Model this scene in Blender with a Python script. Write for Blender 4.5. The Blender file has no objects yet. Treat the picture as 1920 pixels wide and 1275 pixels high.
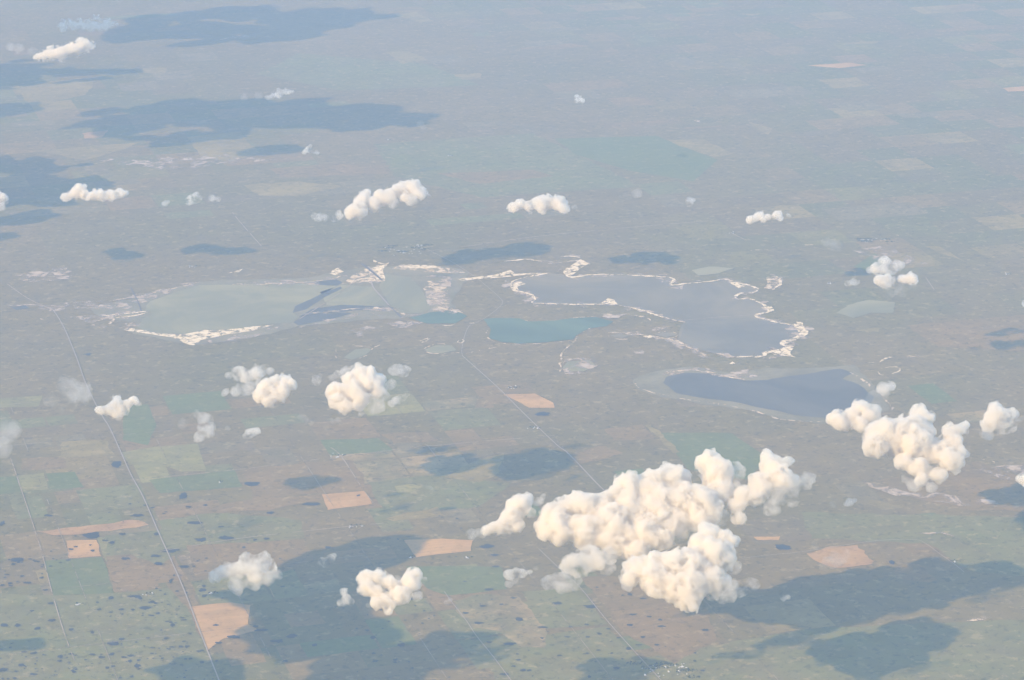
import bpy, bmesh, math, random
import numpy as np
from mathutils import Vector, noise

# ------------------------------------------------------------------ camera, light, exposure
S = bpy.context.scene
COL = S.collection
ALT = 12000.0                     # height of the aeroplane window above the plain
PITCH = math.atan(1683.5 / 5300)
cam_d = bpy.data.cameras.new('camera')
cam_d.sensor_width = 36.0
cam_d.lens = 36.0 * 5300 / 1920
cam_d.clip_start = 10.0
cam_d.clip_end = 900000.0
cam = bpy.data.objects.new('camera', cam_d)
COL.objects.link(cam)
cam.location = (0, 0, ALT)
cam.rotation_euler = (math.pi / 2 - PITCH, 0, 0)
S.camera = cam

SUN_EL, SUN_AZ = math.radians(30), math.radians(55)      # azimuth: from straight behind the camera towards its left
TO_SUN = Vector((-math.sin(SUN_AZ) * math.cos(SUN_EL), -math.cos(SUN_AZ) * math.cos(SUN_EL), math.sin(SUN_EL)))
w = bpy.data.worlds.new('World')
S.world = w
w.use_nodes = True
nt = w.node_tree
nt.nodes.clear()
sky = nt.nodes.new('ShaderNodeTexSky')
sky.sky_type = 'NISHITA'
sky.sun_disc = False
sky.sun_elevation = SUN_EL
sky.sun_rotation = math.radians(180) + SUN_AZ
sky.altitude = 0
sky.air_density = 1.4
sky.dust_density = 0.6
sky.ozone_density = 3.0
bg = nt.nodes.new('ShaderNodeBackground')
bg.inputs[1].default_value = 0.15
wo = nt.nodes.new('ShaderNodeOutputWorld')
nt.links.new(sky.outputs[0], bg.inputs[0])
nt.links.new(bg.outputs[0], wo.inputs[0])

sd = bpy.data.lights.new('sun', 'SUN')
sd.energy = 4.2
sd.angle = math.radians(0.5)
sd.color = (1.0, 0.71, 0.38)
sun = bpy.data.objects.new('sun', sd)
COL.objects.link(sun)
sun.location = (-3000, -3000, 14000)
sun.rotation_euler = TO_SUN.to_track_quat('Z', 'Y').to_euler()

S.view_settings.view_transform = 'Standard'
S.view_settings.look = 'None'
S.view_settings.exposure = 1.01
S.view_settings.gamma = 1.0
S.render.engine = 'CYCLES'
cy = S.cycles
cy.max_bounces = 16
cy.diffuse_bounces = 2
cy.glossy_bounces = 2
cy.transmission_bounces = 4
cy.volume_bounces = 12
cy.transparent_max_bounces = 24
cy.use_denoising = True
try:
    cy.denoiser = 'OPENIMAGEDENOISE'
    cy.denoising_input_passes = 'RGB_ALBEDO_NORMAL'
    cy.denoising_prefilter = 'ACCURATE'
except Exception:
    pass
cy.sample_clamp_indirect = 4.0
cy.use_adaptive_sampling = False

# ------------------------------------------------------------------ measuring: where a sight line meets the plain
FOC, CX, CY = 5300.0, 960.0, 637.5
cp, sp = math.cos(PITCH), math.sin(PITCH)
EYE = Vector((0, 0, ALT))
def ray(x, y):
    return Vector((x - CX, FOC * cp - (y - CY) * sp, -(FOC * sp + (y - CY) * cp))).normalized()
def gnd(x, y, z=0.0):
    r = ray(x, y)
    p = EYE + r * ((z - ALT) / r.z)
    return p
def to_px(p):
    d = p - EYE
    Z = d.y * cp - d.z * sp
    return CX + FOC * d.x / Z, CY - FOC * (d.y * sp + d.z * cp) / Z
def depth_of(p):
    d = p - EYE
    return d.y * cp - d.z * sp

def tag(o, label=None, cat=None, group=None, kind=None):
    if label: o['label'] = label
    if cat: o['category'] = cat
    if group: o['group'] = group
    if kind: o['kind'] = kind
    return o
def link(name, me, mat=None, parent=None):
    o = bpy.data.objects.new(name, me)
    COL.objects.link(o)
    if mat is not None and len(me.materials) == 0:
        me.materials.append(mat)
    if parent: o.parent = parent
    return o

# ------------------------------------------------------------------ materials
def new_mat(name):
    m = bpy.data.materials.new(name)
    m.use_nodes = True
    t = m.node_tree
    t.nodes.clear()
    return m, t
class N:
    """small helper round one node tree"""
    def __init__(s, t): s.t = t
    def node(s, k, **kw):
        n = s.t.nodes.new(k)
        for a, b in kw.items(): setattr(n, a, b)
        return n
    def l(s, a, b): s.t.links.new(a, b)
    def pos(s, sx, sy, rot=0.0, off=(0, 0, 0)):
        g = s.node('ShaderNodeNewGeometry')
        r = s.node('ShaderNodeVectorRotate', rotation_type='Z_AXIS')
        r.inputs['Angle'].default_value = rot
        s.l(g.outputs['Position'], r.inputs['Vector'])
        m = s.node('ShaderNodeMapping')
        m.inputs['Scale'].default_value = (sx, sy, 0.001)
        m.inputs['Location'].default_value = off
        s.l(r.outputs[0], m.inputs[0])
        return m.outputs[0]
    def noise(s, vec, scale, detail=4, rough=0.55, dist=0.0):
        n = s.node('ShaderNodeTexNoise')
        n.inputs['Scale'].default_value = scale
        n.inputs['Detail'].default_value = detail
        n.inputs['Roughness'].default_value = rough
        n.inputs['Distortion'].default_value = dist
        s.l(vec, n.inputs['Vector'])
        return n.outputs[0]
    def ramp(s, fac, stops, interp='LINEAR'):
        n = s.node('ShaderNodeValToRGB')
        cr = n.color_ramp
        cr.interpolation = interp
        while len(cr.elements) > 1: cr.elements.remove(cr.elements[-1])
        cr.elements[0].position = stops[0][0]
        cr.elements[0].color = (*stops[0][1], 1)
        for p, c in stops[1:]:
            e = cr.elements.new(p)
            e.color = (*c, 1)
        s.l(fac, n.inputs[0])
        return n.outputs[0]
    def step(s, fac, a, b, lo=0.0, hi=1.0):
        n = s.node('ShaderNodeMapRange')
        n.interpolation_type = 'SMOOTHSTEP'
        for i, v in zip(('From Min', 'From Max', 'To Min', 'To Max'), (a, b, lo, hi)):
            n.inputs[i].default_value = v
        s.l(fac, n.inputs['Value'])
        return n.outputs[0]
    def mix(s, fac, a, b, kind='MIX'):
        n = s.node('ShaderNodeMix', data_type='RGBA', blend_type=kind)
        for v, i in ((fac, 0), (a, 6), (b, 7)):
            if isinstance(v, (int, float)): n.inputs[i].default_value = v
            elif isinstance(v, tuple): n.inputs[i].default_value = (*v, 1)
            else: s.l(v, n.inputs[i])
        return n.outputs[2]
    def math(s, op, a, b):
        n = s.node('ShaderNodeMath', operation=op)
        for v, i in ((a, 0), (b, 1)):
            if isinstance(v, (int, float)): n.inputs[i].default_value = v
            else: s.l(v, n.inputs[i])
        return n.outputs[0]
    def surface(s, col, rough=0.9, spec=0.1, alpha=None):
        b = s.node('ShaderNodeBsdfPrincipled')
        o = s.node('ShaderNodeOutputMaterial')
        if isinstance(col, tuple): b.inputs['Base Color'].default_value = (*col, 1)
        else: s.l(col, b.inputs['Base Color'])
        b.inputs['Roughness'].default_value = rough
        b.inputs['Specular IOR Level'].default_value = spec
        if alpha is not None: s.l(alpha, b.inputs['Alpha'])
        s.l(b.outputs[0], o.inputs[0])
        return b

GRID = -math.radians(16.5)        # the section roads run at this bearing
def grass_detail(k, col, amount=1.0, seed=0.0):
    """fine sward, scrub and slough speckle over a base colour"""
    v = k.pos(1 / 1000, 1 / 1000, GRID, (seed, seed * .7, 0))
    n1 = k.noise(v, 2.2, 8, 0.66, 0.3)
    c = k.mix(k.step(n1, 0.40, 0.64, 0, .42 * amount), col, (0.121, 0.103, 0.047), 'MIX')
    n2 = k.noise(v, 11.0, 6, 0.66, 0.5)
    c = k.mix(k.step(n2, 0.54, 0.63, 0, .45 * amount), c, (0.034, 0.041, 0.021), 'MIX')
    n3 = k.noise(v, 7.0, 6, 0.66, 0.2)
    c = k.mix(k.step(n3, 0.54, 0.66, 0, .38 * amount), c, (0.483, 0.368, 0.189), 'MIX')
    n4 = k.noise(k.pos(1 / 1000, 1 / 1000, 0.2, (seed * 2, 0, 0)), 0.8, 5, 0.6, 0.8)
    return k.mix(k.step(n4, 0.42, 0.62, 0, .18 * amount), c, (0.218, 0.167, 0.089), 'MIX')

def ground_material():
    m, t = new_mat('prairie')
    k = N(t)
    v = k.pos(1 / 1000, 1 / 1000, GRID)
    big = k.noise(v, 0.09, 6, 0.6, 0.4)
    base = k.ramp(big, [(0.30, (0.159, 0.147, 0.048)), (0.44, (0.200, 0.152, 0.057)), (0.56, (0.230, 0.170, 0.066)), (0.70, (0.186, 0.161, 0.052))])
    # quarter-section cropland: cells about 800 m square, tinted one by one, only where the land is farmed
    def cells(size, seed):
        vv = k.pos(1 / size, 1 / size, GRID, (seed, seed * 1.7, 0))
        fl = k.node('ShaderNodeVectorMath', operation='FLOOR')
        k.l(vv, fl.inputs[0])
        wn = k.node('ShaderNodeTexWhiteNoise', noise_dimensions='3D')
        k.l(fl.outputs[0], wn.inputs['Vector'])
        return wn.outputs['Value']
    c1 = cells(800, 0.31)
    c2 = cells(1609, 0.83)
    tint = k.ramp(c1, [(0.0, (0.143, 0.147, 0.044)), (0.22, (0.200, 0.151, 0.057)), (0.45, (0.164, 0.160, 0.050)), (0.62, (0.269, 0.189, 0.071)), (0.74, (0.182, 0.155, 0.054)), (0.90, (0.321, 0.243, 0.081)), (0.96, (0.225, 0.202, 0.057))], 'CONSTANT')
    tint2 = k.ramp(c2, [(0.0, (0.164, 0.151, 0.050)), (0.3, (0.217, 0.164, 0.061)), (0.6, (0.182, 0.160, 0.052)), (0.8, (0.242, 0.177, 0.066))], 'CONSTANT')
    farm = k.step(k.noise(v, 0.055, 3, 0.5), 0.46, 0.56, 0, 0.75)
    c = k.mix(k.step(k.noise(v, 0.12, 3, 0.5), 0.45, 0.6, 0, 0.4), base, tint2)
    c = k.mix(farm, c, tint)
    c = grass_detail(k, c, 0.9)
    k.surface(c, 1.0, 0.0)
    return m
def land_material(name, a, b, speck=0.8, seed=1.0, stripes=0.0):
    m, t = new_mat(name)
    k = N(t)
    v = k.pos(1 / 1000, 1 / 1000, GRID, (seed, seed, 0))
    n = k.noise(v, 1.3, 6, 0.6, 0.6)
    c = k.mix(k.step(n, 0.35, 0.65), a, b)
    if stripes:
        vs = k.pos(1 / 9000, 1 / 60, GRID + 0.02, (seed, 0, 0))
        c = k.mix(k.step(k.noise(vs, 1.0, 3), .45, .6, 0, stripes), c, (a[0] * .75, a[1] * .78, a[2] * .8))
    c = grass_detail(k, c, speck, seed)
    k.surface(c, 1.0, 0.0)
    return m
def water_material(name, col, rough=0.25, spec=0.3, seed=0.0):
    m, t = new_mat(name)
    k = N(t)
    v = k.pos(1 / 1000, 1 / 1000, 0.35, (seed, 0, 0))
    n = k.noise(v, 0.45, 7, 0.6, 1.6)
    c = k.mix(k.step(n, 0.38, 0.66, 0, 0.9), tuple(x * .9 for x in col), (col[0] * 1.35, col[1] * 1.28, col[2] * 1.2))
    k.surface(c, rough, spec)
    return m
def salt_material(name, col, lo, hi, scale=6.0, seed=0.0):
    """dry salt crust, broken up by the mud that shows between"""
    m, t = new_mat(name)
    k = N(t)
    v = k.pos(1 / 1000, 1 / 1000, GRID, (seed, 0, 0))
    n = k.noise(v, scale, 7, 0.65, 0.6)
    a = k.step(n, lo, hi)
    n2 = k.noise(v, scale * 1.7, 4, 0.6)
    c = k.mix(k.step(n2, 0.4, 0.65), col, (col[0] * .84, col[1] * .78, col[2] * .64))
    k.surface(c, 0.9, 0.1, alpha=a)
    return m
def plain(name, col, rough=0.9, spec=0.1):
    m, t = new_mat(name)
    k = N(t)
    v = k.pos(1 / 1000, 1 / 1000)
    c = k.mix(k.step(k.noise(v, 8, 3), .4, .65, 0, .5), col, tuple(x * .8 for x in col))
    k.surface(c, rough, spec)
    return m

M = dict(
    ground=ground_material(),
    orange=land_material('stubble_orange', (0.58, 0.34, 0.13), (0.46, 0.27, 0.11), .45, 3, .3),
    amber=land_material('stubble_amber', (0.50, 0.30, 0.12), (0.40, 0.24, 0.11), .5, 4.4, .2),
    pink=land_material('fallow_pink', (0.276, 0.186, 0.073), (0.242, 0.171, 0.066), .8, 5, .2),
    teal=land_material('young_crop', (0.143, 0.167, 0.057), (0.162, 0.181, 0.061), .45, 7, .2),
    green=land_material('green_pasture', (0.186, 0.188, 0.066), (0.208, 0.192, 0.072), .9, 9),
    yellow=land_material('ripe_crop', (0.304, 0.266, 0.090), (0.243, 0.221, 0.084), .7, 11, .3),
    tan=land_material('dry_grass', (0.315, 0.240, 0.087), (0.253, 0.197, 0.071), .7, 13),
    pale=land_material('pale_grass', (0.243, 0.195, 0.089), (0.215, 0.174, 0.077), .9, 19),
    stub=land_material('dull_stubble', (0.223, 0.167, 0.081), (0.194, 0.160, 0.071), .9, 21),
    mottle=land_material('mottled_stubble', (0.390, 0.279, 0.121), (0.194, 0.177, 0.075), 1.0, 15),
    pale_lake=water_material('pale_silty_water', (0.235, 0.215, 0.105), .5, .03, 1),
    grey_lake=water_material('grey_water', (0.195, 0.165, 0.095), .5, .03, 2),
    blue_lake=water_material('slate_blue_water', (0.105, 0.100, 0.075), .5, .04, 3),
    basin_lake=water_material('blue_grey_water', (0.170, 0.150, 0.095), .5, .03, 7),
    teal_lake=water_material('green_blue_water', (0.095, 0.138, 0.078), .5, .04, 4),
    pond=water_material('dark_pond_water', (0.035, 0.045, 0.048), .5, .05, 5),
    fringe=land_material('pale_mud_flat', (0.270, 0.230, 0.128), (0.200, 0.175, 0.098), .3, 17),
    salt=salt_material('salt_crust', (0.86, 0.70, 0.46), .40, .52, 11, 1),
    salt_thin=salt_material('thin_salt_crust', (0.72, 0.56, 0.36), .43, .60, 7, 2),
    salt_faint=salt_material('faint_salt_crust', (0.52, 0.41, 0.29), .45, .64, 4, 3),
    road=plain('gravel_road', (0.37, 0.31, 0.24)),
    track=salt_material('worn_track', (0.40, 0.32, 0.23), .35, .5, 2, 6),
    faint_track=salt_material('faint_track', (0.33, 0.27, 0.19), .44, .58, 1.2, 8),
    dark_road=plain('dark_causeway', (0.13, 0.115, 0.10)),
    roof=plain('pale_roof', (0.55, 0.55, 0.52), .6),
    wall=plain('barn_wall', (0.35, 0.30, 0.26)),
    tree=plain('tree_green', (0.045, 0.06, 0.03)),
)

# ------------------------------------------------------------------ the plain
def grid_mesh(name, half, step_, y0, z):
    n = int(2 * half / step_)
    vs = [(-half + i * step_, y0 - half + j * step_, z) for j in range(n + 1) for i in range(n + 1)]
    fs = [(j * (n + 1) + i, j * (n + 1) + i + 1, (j + 1) * (n + 1) + i + 1, (j + 1) * (n + 1) + i) for j in range(n) for i in range(n)]
    me = bpy.data.meshes.new(name)
    me.from_pydata(vs, [], fs)
    return me
tag(link('ground', grid_mesh('ground', 400000, 8000, 0, 0), M['ground']), kind='structure',
    label='hazy prairie plain with faint quarter-section fields and scrub')

# air: one box of even haze round the camera, the plain and all that stands or floats between
def haze_box():
    x, y0, y1, z0, z1 = 401500.0, -401500.0, 401500.0, -30.0, ALT + 400.0
    me = bpy.data.meshes.new('haze')
    vs = [(sx * x, y, z) for z in (z0, z1) for y in (y0, y1) for sx in (-1, 1)]
    me.from_pydata(vs, [], [(0, 2, 3, 1), (4, 5, 7, 6), (0, 1, 5, 4), (2, 6, 7, 3), (0, 4, 6, 2), (1, 3, 7, 5)])
    m, t = new_mat('haze')
    v = t.nodes.new('ShaderNodeVolumePrincipled')
    o = t.nodes.new('ShaderNodeOutputMaterial')
    v.inputs['Color'].default_value = (0.465, 0.665, 0.97, 1)
    v.inputs['Density'].default_value = 0.0000122
    v.inputs['Anisotropy'].default_value = 0.0
    t.links.new(v.outputs[0], o.inputs['Volume'])
    tag(link('haze', me, m), 'pale blue summer haze lying over the whole plain', kind='stuff')
haze_box()

# ------------------------------------------------------------------ sheets on the ground
rnd = random.Random(7)
def jag(pts, closed, step_m, amp, seed):
    """points on the plain joined by an uneven line"""
    out = []
    n = len(pts)
    for i in range(n if closed else n - 1):
        a, b = pts[i], pts[(i + 1) % n]
        L = (b - a).length
        k = max(1, int(L / step_m))
        d = (b - a).normalized()
        perp = Vector((-d.y, d.x, 0))
        for j in range(k):
            p = a.lerp(b, j / k)
            q = Vector((p.x / (step_m * 5), p.y / (step_m * 5), seed))
            e = noise.noise(q) * 1.3 + noise.noise(q * 3.1) * .6 + noise.noise(q * 7.7) * .35
            f = 0.25 if j == 0 else 1.0
            out.append(p + perp * (e * amp * f))
    if not closed: out.append(pts[-1].copy())
    return out
_seed = [0.0]
def patch(name, px, mat, z, amp=25.0, step_m=70.0, label=None, smooth=False):
    _seed[0] += 3.17
    pts = [gnd(x, y) for x, y in px]
    if smooth: pts = spline(pts, True)
    pts = jag(pts, True, step_m, amp, _seed[0])
    bm = bmesh.new()
    vs = [bm.verts.new((p.x, p.y, z)) for p in pts]
    f = bm.faces.new(vs)
    f.normal_update()
    if f.normal.z < 0: f.normal_flip()
    bmesh.ops.triangulate(bm, faces=bm.faces[:])
    me = bpy.data.meshes.new(name)
    bm.to_mesh(me)
    bm.free()
    return tag(link(name, me, M[mat]), label, kind='structure')
def spline(pts, closed, k=5):
    out = []
    n = len(pts)
    rng = range(n if closed else n - 1)
    for i in rng:
        g = (lambda j: pts[j % n]) if closed else (lambda j: pts[max(0, min(n - 1, j))])
        a, b, c, d = g(i - 1), g(i), g(i + 1), g(i + 2)
        for j in range(k):
            t = j / k
            out.append(0.5 * ((2 * b) + (c - a) * t + (2 * a - 5 * b + 4 * c - d) * t * t + (3 * b - 3 * c + d - a) * t ** 3))
    if not closed: out.append(pts[-1].copy())
    return out
def ribbon(name, px, mat, z, width, rough=0.0, amp=0.0, step_m=90.0, label=None, smooth=True, closed=False):
    """a strip on the plain: a road when ROUGH is 0, a ragged shoreline when it is not"""
    _seed[0] += 1.71
    pts = [gnd(x, y) for x, y in px]
    if closed: pts.append(pts[0].copy())
    if smooth: pts = spline(pts, False)
    pts = jag(pts, False, step_m, amp, _seed[0])
    L, R = [], []
    n = len(pts)
    for i, p in enumerate(pts):
        d = (pts[min(i + 1, n - 1)] - pts[max(i - 1, 0)])
        d.z = 0
        d.normalize()
        s = Vector((-d.y, d.x, 0))
        wl = wr = width / 2
        if rough:
            q = Vector((p.x / 260, p.y / 260, _seed[0]))
            wl *= 1 + rough * (noise.noise(q) * 2.0 + noise.noise(q * 4) * 1.2)
            wr *= 1 + rough * (noise.noise(q + Vector((9, 9, 9))) * 2.0 + noise.noise(q * 4.3 + Vector((5, 5, 5))) * 1.2)
            wl, wr = max(wl, width * .06), max(wr, width * .06)
            if not closed:
                e = min(i, n - 1 - i) / 3
                wl, wr = wl * min(1, .2 + e), wr * min(1, .2 + e)
        L.append(p + s * wl); R.append(p - s * wr)
    vs = [(p.x, p.y, z) for p in L] + [(p.x, p.y, z) for p in R]
    fs = [(i, n + i, n + i + 1, i + 1) for i in range(n - 1)]
    me = bpy.data.meshes.new(name)
    me.from_pydata(vs, [], fs)
    return tag(link(name, me, M[mat]), label, kind='structure')

#FIELDS
FIELDS = [
 ('green', [(-60,1110),(100,1117),(213,1112),(315,1103),(352,1140),(402,1250),(430,1360),(-60,1360)], 1.0, 'green pasture dotted with dark sloughs in the near corner'),
 ('green', [(200,990),(400,962),(560,975),(570,1010),(350,1028),(300,1060),(245,1040),(200,1040)], 1.0, 'green pasture crossed by the straight gravel road'),
 ('orange', [(124,1014),(180,1013),(190,1043),(130,1047)], 2.2, 'small square orange stubble field beside the dark green crop'),
 ('teal', [(82,1052),(192,1045),(213,1112),(100,1117)], 2.0, 'dark green square crop field left of the gravel road'),
 ('pink', [(197,1044),(247,1040),(305,1103),(216,1111)], 2.0, 'pinkish fallow strip between green crop and gravel road'),
 ('amber', [(67,997),(150,988),(247,975),(279,984),(205,996),(100,1004)], 2.1, 'long narrow amber stubble strip left of the gravel road'),
 ('yellow', [(30,892),(83,887),(92,918),(40,923)], 2.0, 'small yellow square field near the left edge'),
 ('teal', [(-20,897),(30,893),(38,922),(-30,930)], 2.0, None), ('teal', [(86,888),(140,885),(157,913),(94,918)], 2.0, None),
 ('pink', [(40,860),(120,858),(127,877),(43,882)], 2.0, None),
 ('yellow', [(225,849),(290,838),(370,832),(387,883),(340,885),(290,868),(243,872)], 2.0, 'pale yellow crop field right of the gravel road'),
 ('teal', [(280,900),(440,882),(455,913),(300,925)], 2.0, None),
 ('pink', [(370,957),(467,938),(603,927),(610,937),(500,957),(377,963)], 2.0, None),
 ('orange', [(603,927),(683,921),(697,945),(614,957)], 2.2, 'bright orange stubble field with a grey notch'),
 ('orange', [(355,1138),(433,1130),(470,1135),(465,1170),(485,1182),(418,1198),(388,1222)], 2.0, 'mottled orange field on the right side of the gravel road'),
 ('pink', [(350,1023),(430,1018),(567,1013),(587,1050),(520,1077),(367,1080)], 1.6, None),
 ('orange', [(758,1013),(827,1010),(887,1013),(883,1033),(780,1045)], 2.0, 'orange stubble field with pale rim below the middle cloud'),
 ('yellow', [(740,912),(773,908),(792,913),(773,923),(747,925)], 2.0, None),
 ('tan', [(723,973),(820,950),(833,967),(737,978)], 2.0, None),
 ('teal', [(760,1062),(940,1063),(950,1105),(840,1117),(800,1103)], 2.0, 'dull green crop field right of the curled cloud'),
 ('mottle', [(847,1127),(907,1113),(970,1117),(1027,1187),(1020,1215),(973,1215),(930,1183),(887,1177)], 2.0, 'tan field spotted with sloughs between two pale roads'),
 ('green', [(977,1110),(1087,1103),(1140,1170),(1013,1180)], 1.5, None),
 ('green', [(893,1195),(1020,1190),(1140,1175),(1235,1280),(1260,1340),(960,1340)], 1.2, None),
 ('pink', [(1090,1083),(1200,1080),(1330,1150),(1345,1200),(1265,1245),(1170,1185)], 1.5, 'broad pinkish field under the lowest white cloud'),
 ('amber', [(1512,1038),(1547,1027),(1607,1022),(1623,1033),(1635,1057),(1567,1065),(1527,1050)], 2.2, 'amber stubble field under a wisp of cloud'),
 ('pink', [(1680,1063),(1720,1058),(1757,1087),(1743,1092),(1683,1085)], 2.0, None),
 ('tan', [(1627,937),(1687,947),(1693,953),(1653,957)], 2.0, None),
 ('orange', [(1413,1007),(1463,1006),(1460,1013),(1420,1013)], 2.0, None),
 ('pink', [(1640,900),(1740,890),(1830,865),(1930,900),(1930,960),(1800,955),(1700,930)], 1.6, None),
 ('green', [(1500,960),(1700,965),(1930,970),(1930,1080),(1820,1072),(1740,1020),(1520,1010)], 1.1, None),
 ('green', [(1180,1240),(1500,1180),(1930,1160),(1990,1360),(1150,1360)], 1.1, None),
 ('orange', [(943,740),(1003,738),(1037,755),(1040,765),(993,765)], 2.0, 'small orange stubble field beside the diagonal road'),
 ('pink', [(715,815),(803,810),(823,827),(737,833)], 2.0, None),
 ('teal', [(600,825),(710,822),(737,845),(620,855)], 2.0, None),
 ('pink', [(605,800),(693,802),(707,820),(622,820)], 2.2, None),
 ('pink', [(893,748),(923,750),(925,765),(890,765)], 2.0, None),
 ('pink', [(1133,805),(1204,795),(1227,822),(1150,828)], 2.0, None),
 ('tan', [(1206,797),(1222,797),(1275,848),(1262,850)], 2.2, None),
 ('teal', [(1240,812),(1370,812),(1440,860),(1400,900),(1290,880)], 1.7, None),
 ('pink', [(1062,855),(1130,835),(1170,850),(1120,865),(1080,870)], 2.0, None),
 ('teal', [(233,762),(277,758),(293,798),(277,835),(230,825)], 2.0, 'dark green field beside the road under a small cloud'),
 ('yellow', [(-10,748),(80,742),(73,762),(-10,765)], 2.0, None),
 ('tan', [(117,828),(200,827),(215,853),(113,858)], 2.0, None),
 ('pink', [(460,880),(560,868),(660,862),(700,925),(600,925),(470,938)], 1.4, None),
 ('green', [(690,905),(830,890),(960,905),(900,950),(720,965)], 1.5, None),
 ('tan', [(830,895),(890,865),(945,850),(930,890),(900,905)], 1.6, None),
 # far country
 ('tan', [(350,257),(450,247),(463,267),(490,287),(433,303),(380,297)], 2.0, 'pale tan grassland patch far off behind the small lone cloud'),
 ('pink', [(500,317),(617,307),(733,310),(727,327),(533,333)], 2.0, None),
 ('tan', [(457,347),(560,340),(640,350),(560,367),(487,367)], 2.0, None),
 ('amber', [(153,250),(203,245),(190,257),(160,260)], 2.0, None),
 ('tan', [(60,283),(263,267),(233,280),(160,300)], 2.0, None), ('tan', [(267,128),(313,127),(310,137),(270,137)], 2.0, None),
 ('tan', [(30,167),(97,152),(180,150),(160,178),(60,200)], 2.0, None), ('pink', [(743,219),(807,215),(800,221)], 2.0, None),
 ('pink', [(953,93),(1067,82),(1100,87),(1040,93)], 2.0, None), ('pink', [(1117,97),(1147,90),(1163,100),(1140,105)], 2.0, None),
 ('tan', [(720,97),(767,97),(807,113),(757,120)], 2.0, None), ('tan', [(850,140),(900,137),(903,147),(867,150)], 2.0, None),
 ('tan', [(740,28),(780,22),(813,40),(787,43)], 2.0, None),
 ('teal', [(1040,260),(1230,255),(1345,300),(1300,340),(1180,320),(1080,290)], 1.8, 'broad blue-green field in the far distance'),
 ('tan', [(1250,262),(1320,262),(1375,288),(1340,295),(1290,280)], 2.0, None),
 ('orange', [(1513,123),(1593,118),(1627,122),(1573,128)], 2.0, 'thin salmon field strip in the far distance'),
 ('orange', [(1880,165),(1950,160),(1950,170),(1890,172)], 2.0, None), ('pink', [(1280,240),(1353,235),(1350,239),(1285,243)], 2.2, None),
 ('tan', [(1403,228),(1447,240),(1440,253),(1413,240)], 2.0, None), ('tan', [(1583,80),(1650,77),(1640,82),(1590,83)], 2.0, None),
 ('tan', [(1317,8),(1350,5),(1345,9)], 2.0, None), ('tan', [(1303,28),(1345,26),(1330,30)], 2.0, None), ('tan', [(1390,26),(1427,26),(1410,30)], 2.0, None),
 ('pink', [(820,325),(1000,318),(1040,330),(900,345)], 2.0, None), ('green', [(560,100),(800,120),(900,160),(640,170),(480,140)], 1.2, None),
 ('green', [(700,270),(1000,250),(1200,350),(900,370),(740,330)], 1.2, None), ('tan', [(1733,462),(1760,462),(1812,492),(1773,478)], 2.0, None),
 ('tan', [(1583,620),(1650,615),(1647,622)], 2.0, None), ('pink', [(1700,610),(1930,590),(1930,660),(1760,650)], 1.3, None),
 ('teal', [(1600,500),(1640,475),(1660,490),(1640,515)], 1.8, None),
]
for mat, px, z, lab in FIELDS:
    patch('field', px, mat, z * 1.5, amp=14 if mat in ('orange', 'teal', 'yellow') else 40, label=lab)
# quarter-section fields further off, laid out on the same survey grid
ux = Vector((math.cos(-GRID), math.sin(-GRID), 0))
uy = Vector((-ux.y, ux.x, 0))
for i in range(190):
    y = rnd.uniform(0, 420) if i < 80 else rnd.uniform(760, 1260)
    c = gnd(rnd.uniform(-40, 1960) if i < 120 else rnd.uniform(-40, 900), y)
    a = round(c.dot(ux) / 800) * 800
    b = round(c.dot(uy) / 800) * 800
    wx, wy = rnd.choice((370, 770, 770, 1570)) if i < 80 else rnd.choice((370, 370, 770, 770)), rnd.choice((370, 770))
    o = ux * (a + 15) + uy * (b + 15)
    ps = [to_px(o), to_px(o + ux * wx), to_px(o + ux * wx + uy * wy), to_px(o + uy * wy)]
    patch('field', ps, rnd.choice(('pink', 'pale', 'teal', 'green', 'pink', 'pale', 'green', 'stub', 'yellow', 'mottle', 'teal', 'tan') if i >= 80 else ('pink', 'pale', 'green', 'stub', 'pale')) , 0.8 + 0.004 * i, amp=12)

#LAKES
patch('mud_flat', [(170,580),(197,570),(247,560),(300,545),(373,528),(560,522),(630,510),(700,500),(840,500),(880,512),(850,560),(850,590),(700,600),(560,612),(480,632),(363,650),(320,640),(240,622),(255,605),(205,600)], 'fringe', 4.0, 60, label='pale mud flats round the western salt lake')
patch('lake', [(255,612),(263,607),(267,598),(287,588),(267,585),(283,565),(320,552),(350,542),(373,535),(433,535),(500,534),(567,532),(630,537),(613,550),(567,568),(550,578),(550,588),(560,595),(547,605),(500,608),(467,615),(417,618),(383,618),(340,627),(300,625),(267,618)], 'pale_lake', 5.5, 22, label='large pale grey-green salt lake on the left')
patch('lake', [(600,548),(640,535),(697,538),(725,573),(673,577),(612,573)], 'pale_lake', 5.5, 15, label='pale salt pan west of the causeway')
patch('lake', [(712,535),(723,515),(770,520),(795,550),(807,578),(787,588),(750,588),(727,568)], 'pale_lake', 5.5, 20, label='pale salt pan east of the causeway')
patch('lake', [(549,587),(553,575),(600,553),(638,538),(642,541),(612,556),(575,580)], 'blue_lake', 6.0, 8, label='narrow slate-blue channel crossing the salt flats')
patch('lake', [(560,595),(585,580),(640,572),(690,574),(738,577),(735,583),(670,582),(600,590)], 'blue_lake', 6.0, 8)
patch('lake', [(550,605),(567,592),(640,587),(660,588),(617,600),(560,611)], 'blue_lake', 6.0, 8)
patch('lake', [(580,531),(630,524),(642,530),(632,536),(600,535)], 'blue_lake', 6.0, 6)
patch('lake', [(767,597),(807,586),(853,583),(876,593),(853,607),(800,607)], 'teal_lake', 6.0, 15, label='small green-blue lake between the salt flats')
patch('lake', [(907,599),(927,597),(973,597),(990,603),(1040,602),(1073,597),(1117,595),(1150,603),(1137,612),(1103,617),(1083,628),(1073,637),(1033,641),(973,645),(940,642),(917,635),(920,618)], 'teal_lake', 6.0, 14, label='green-blue lake in the middle of the plain')
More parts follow.
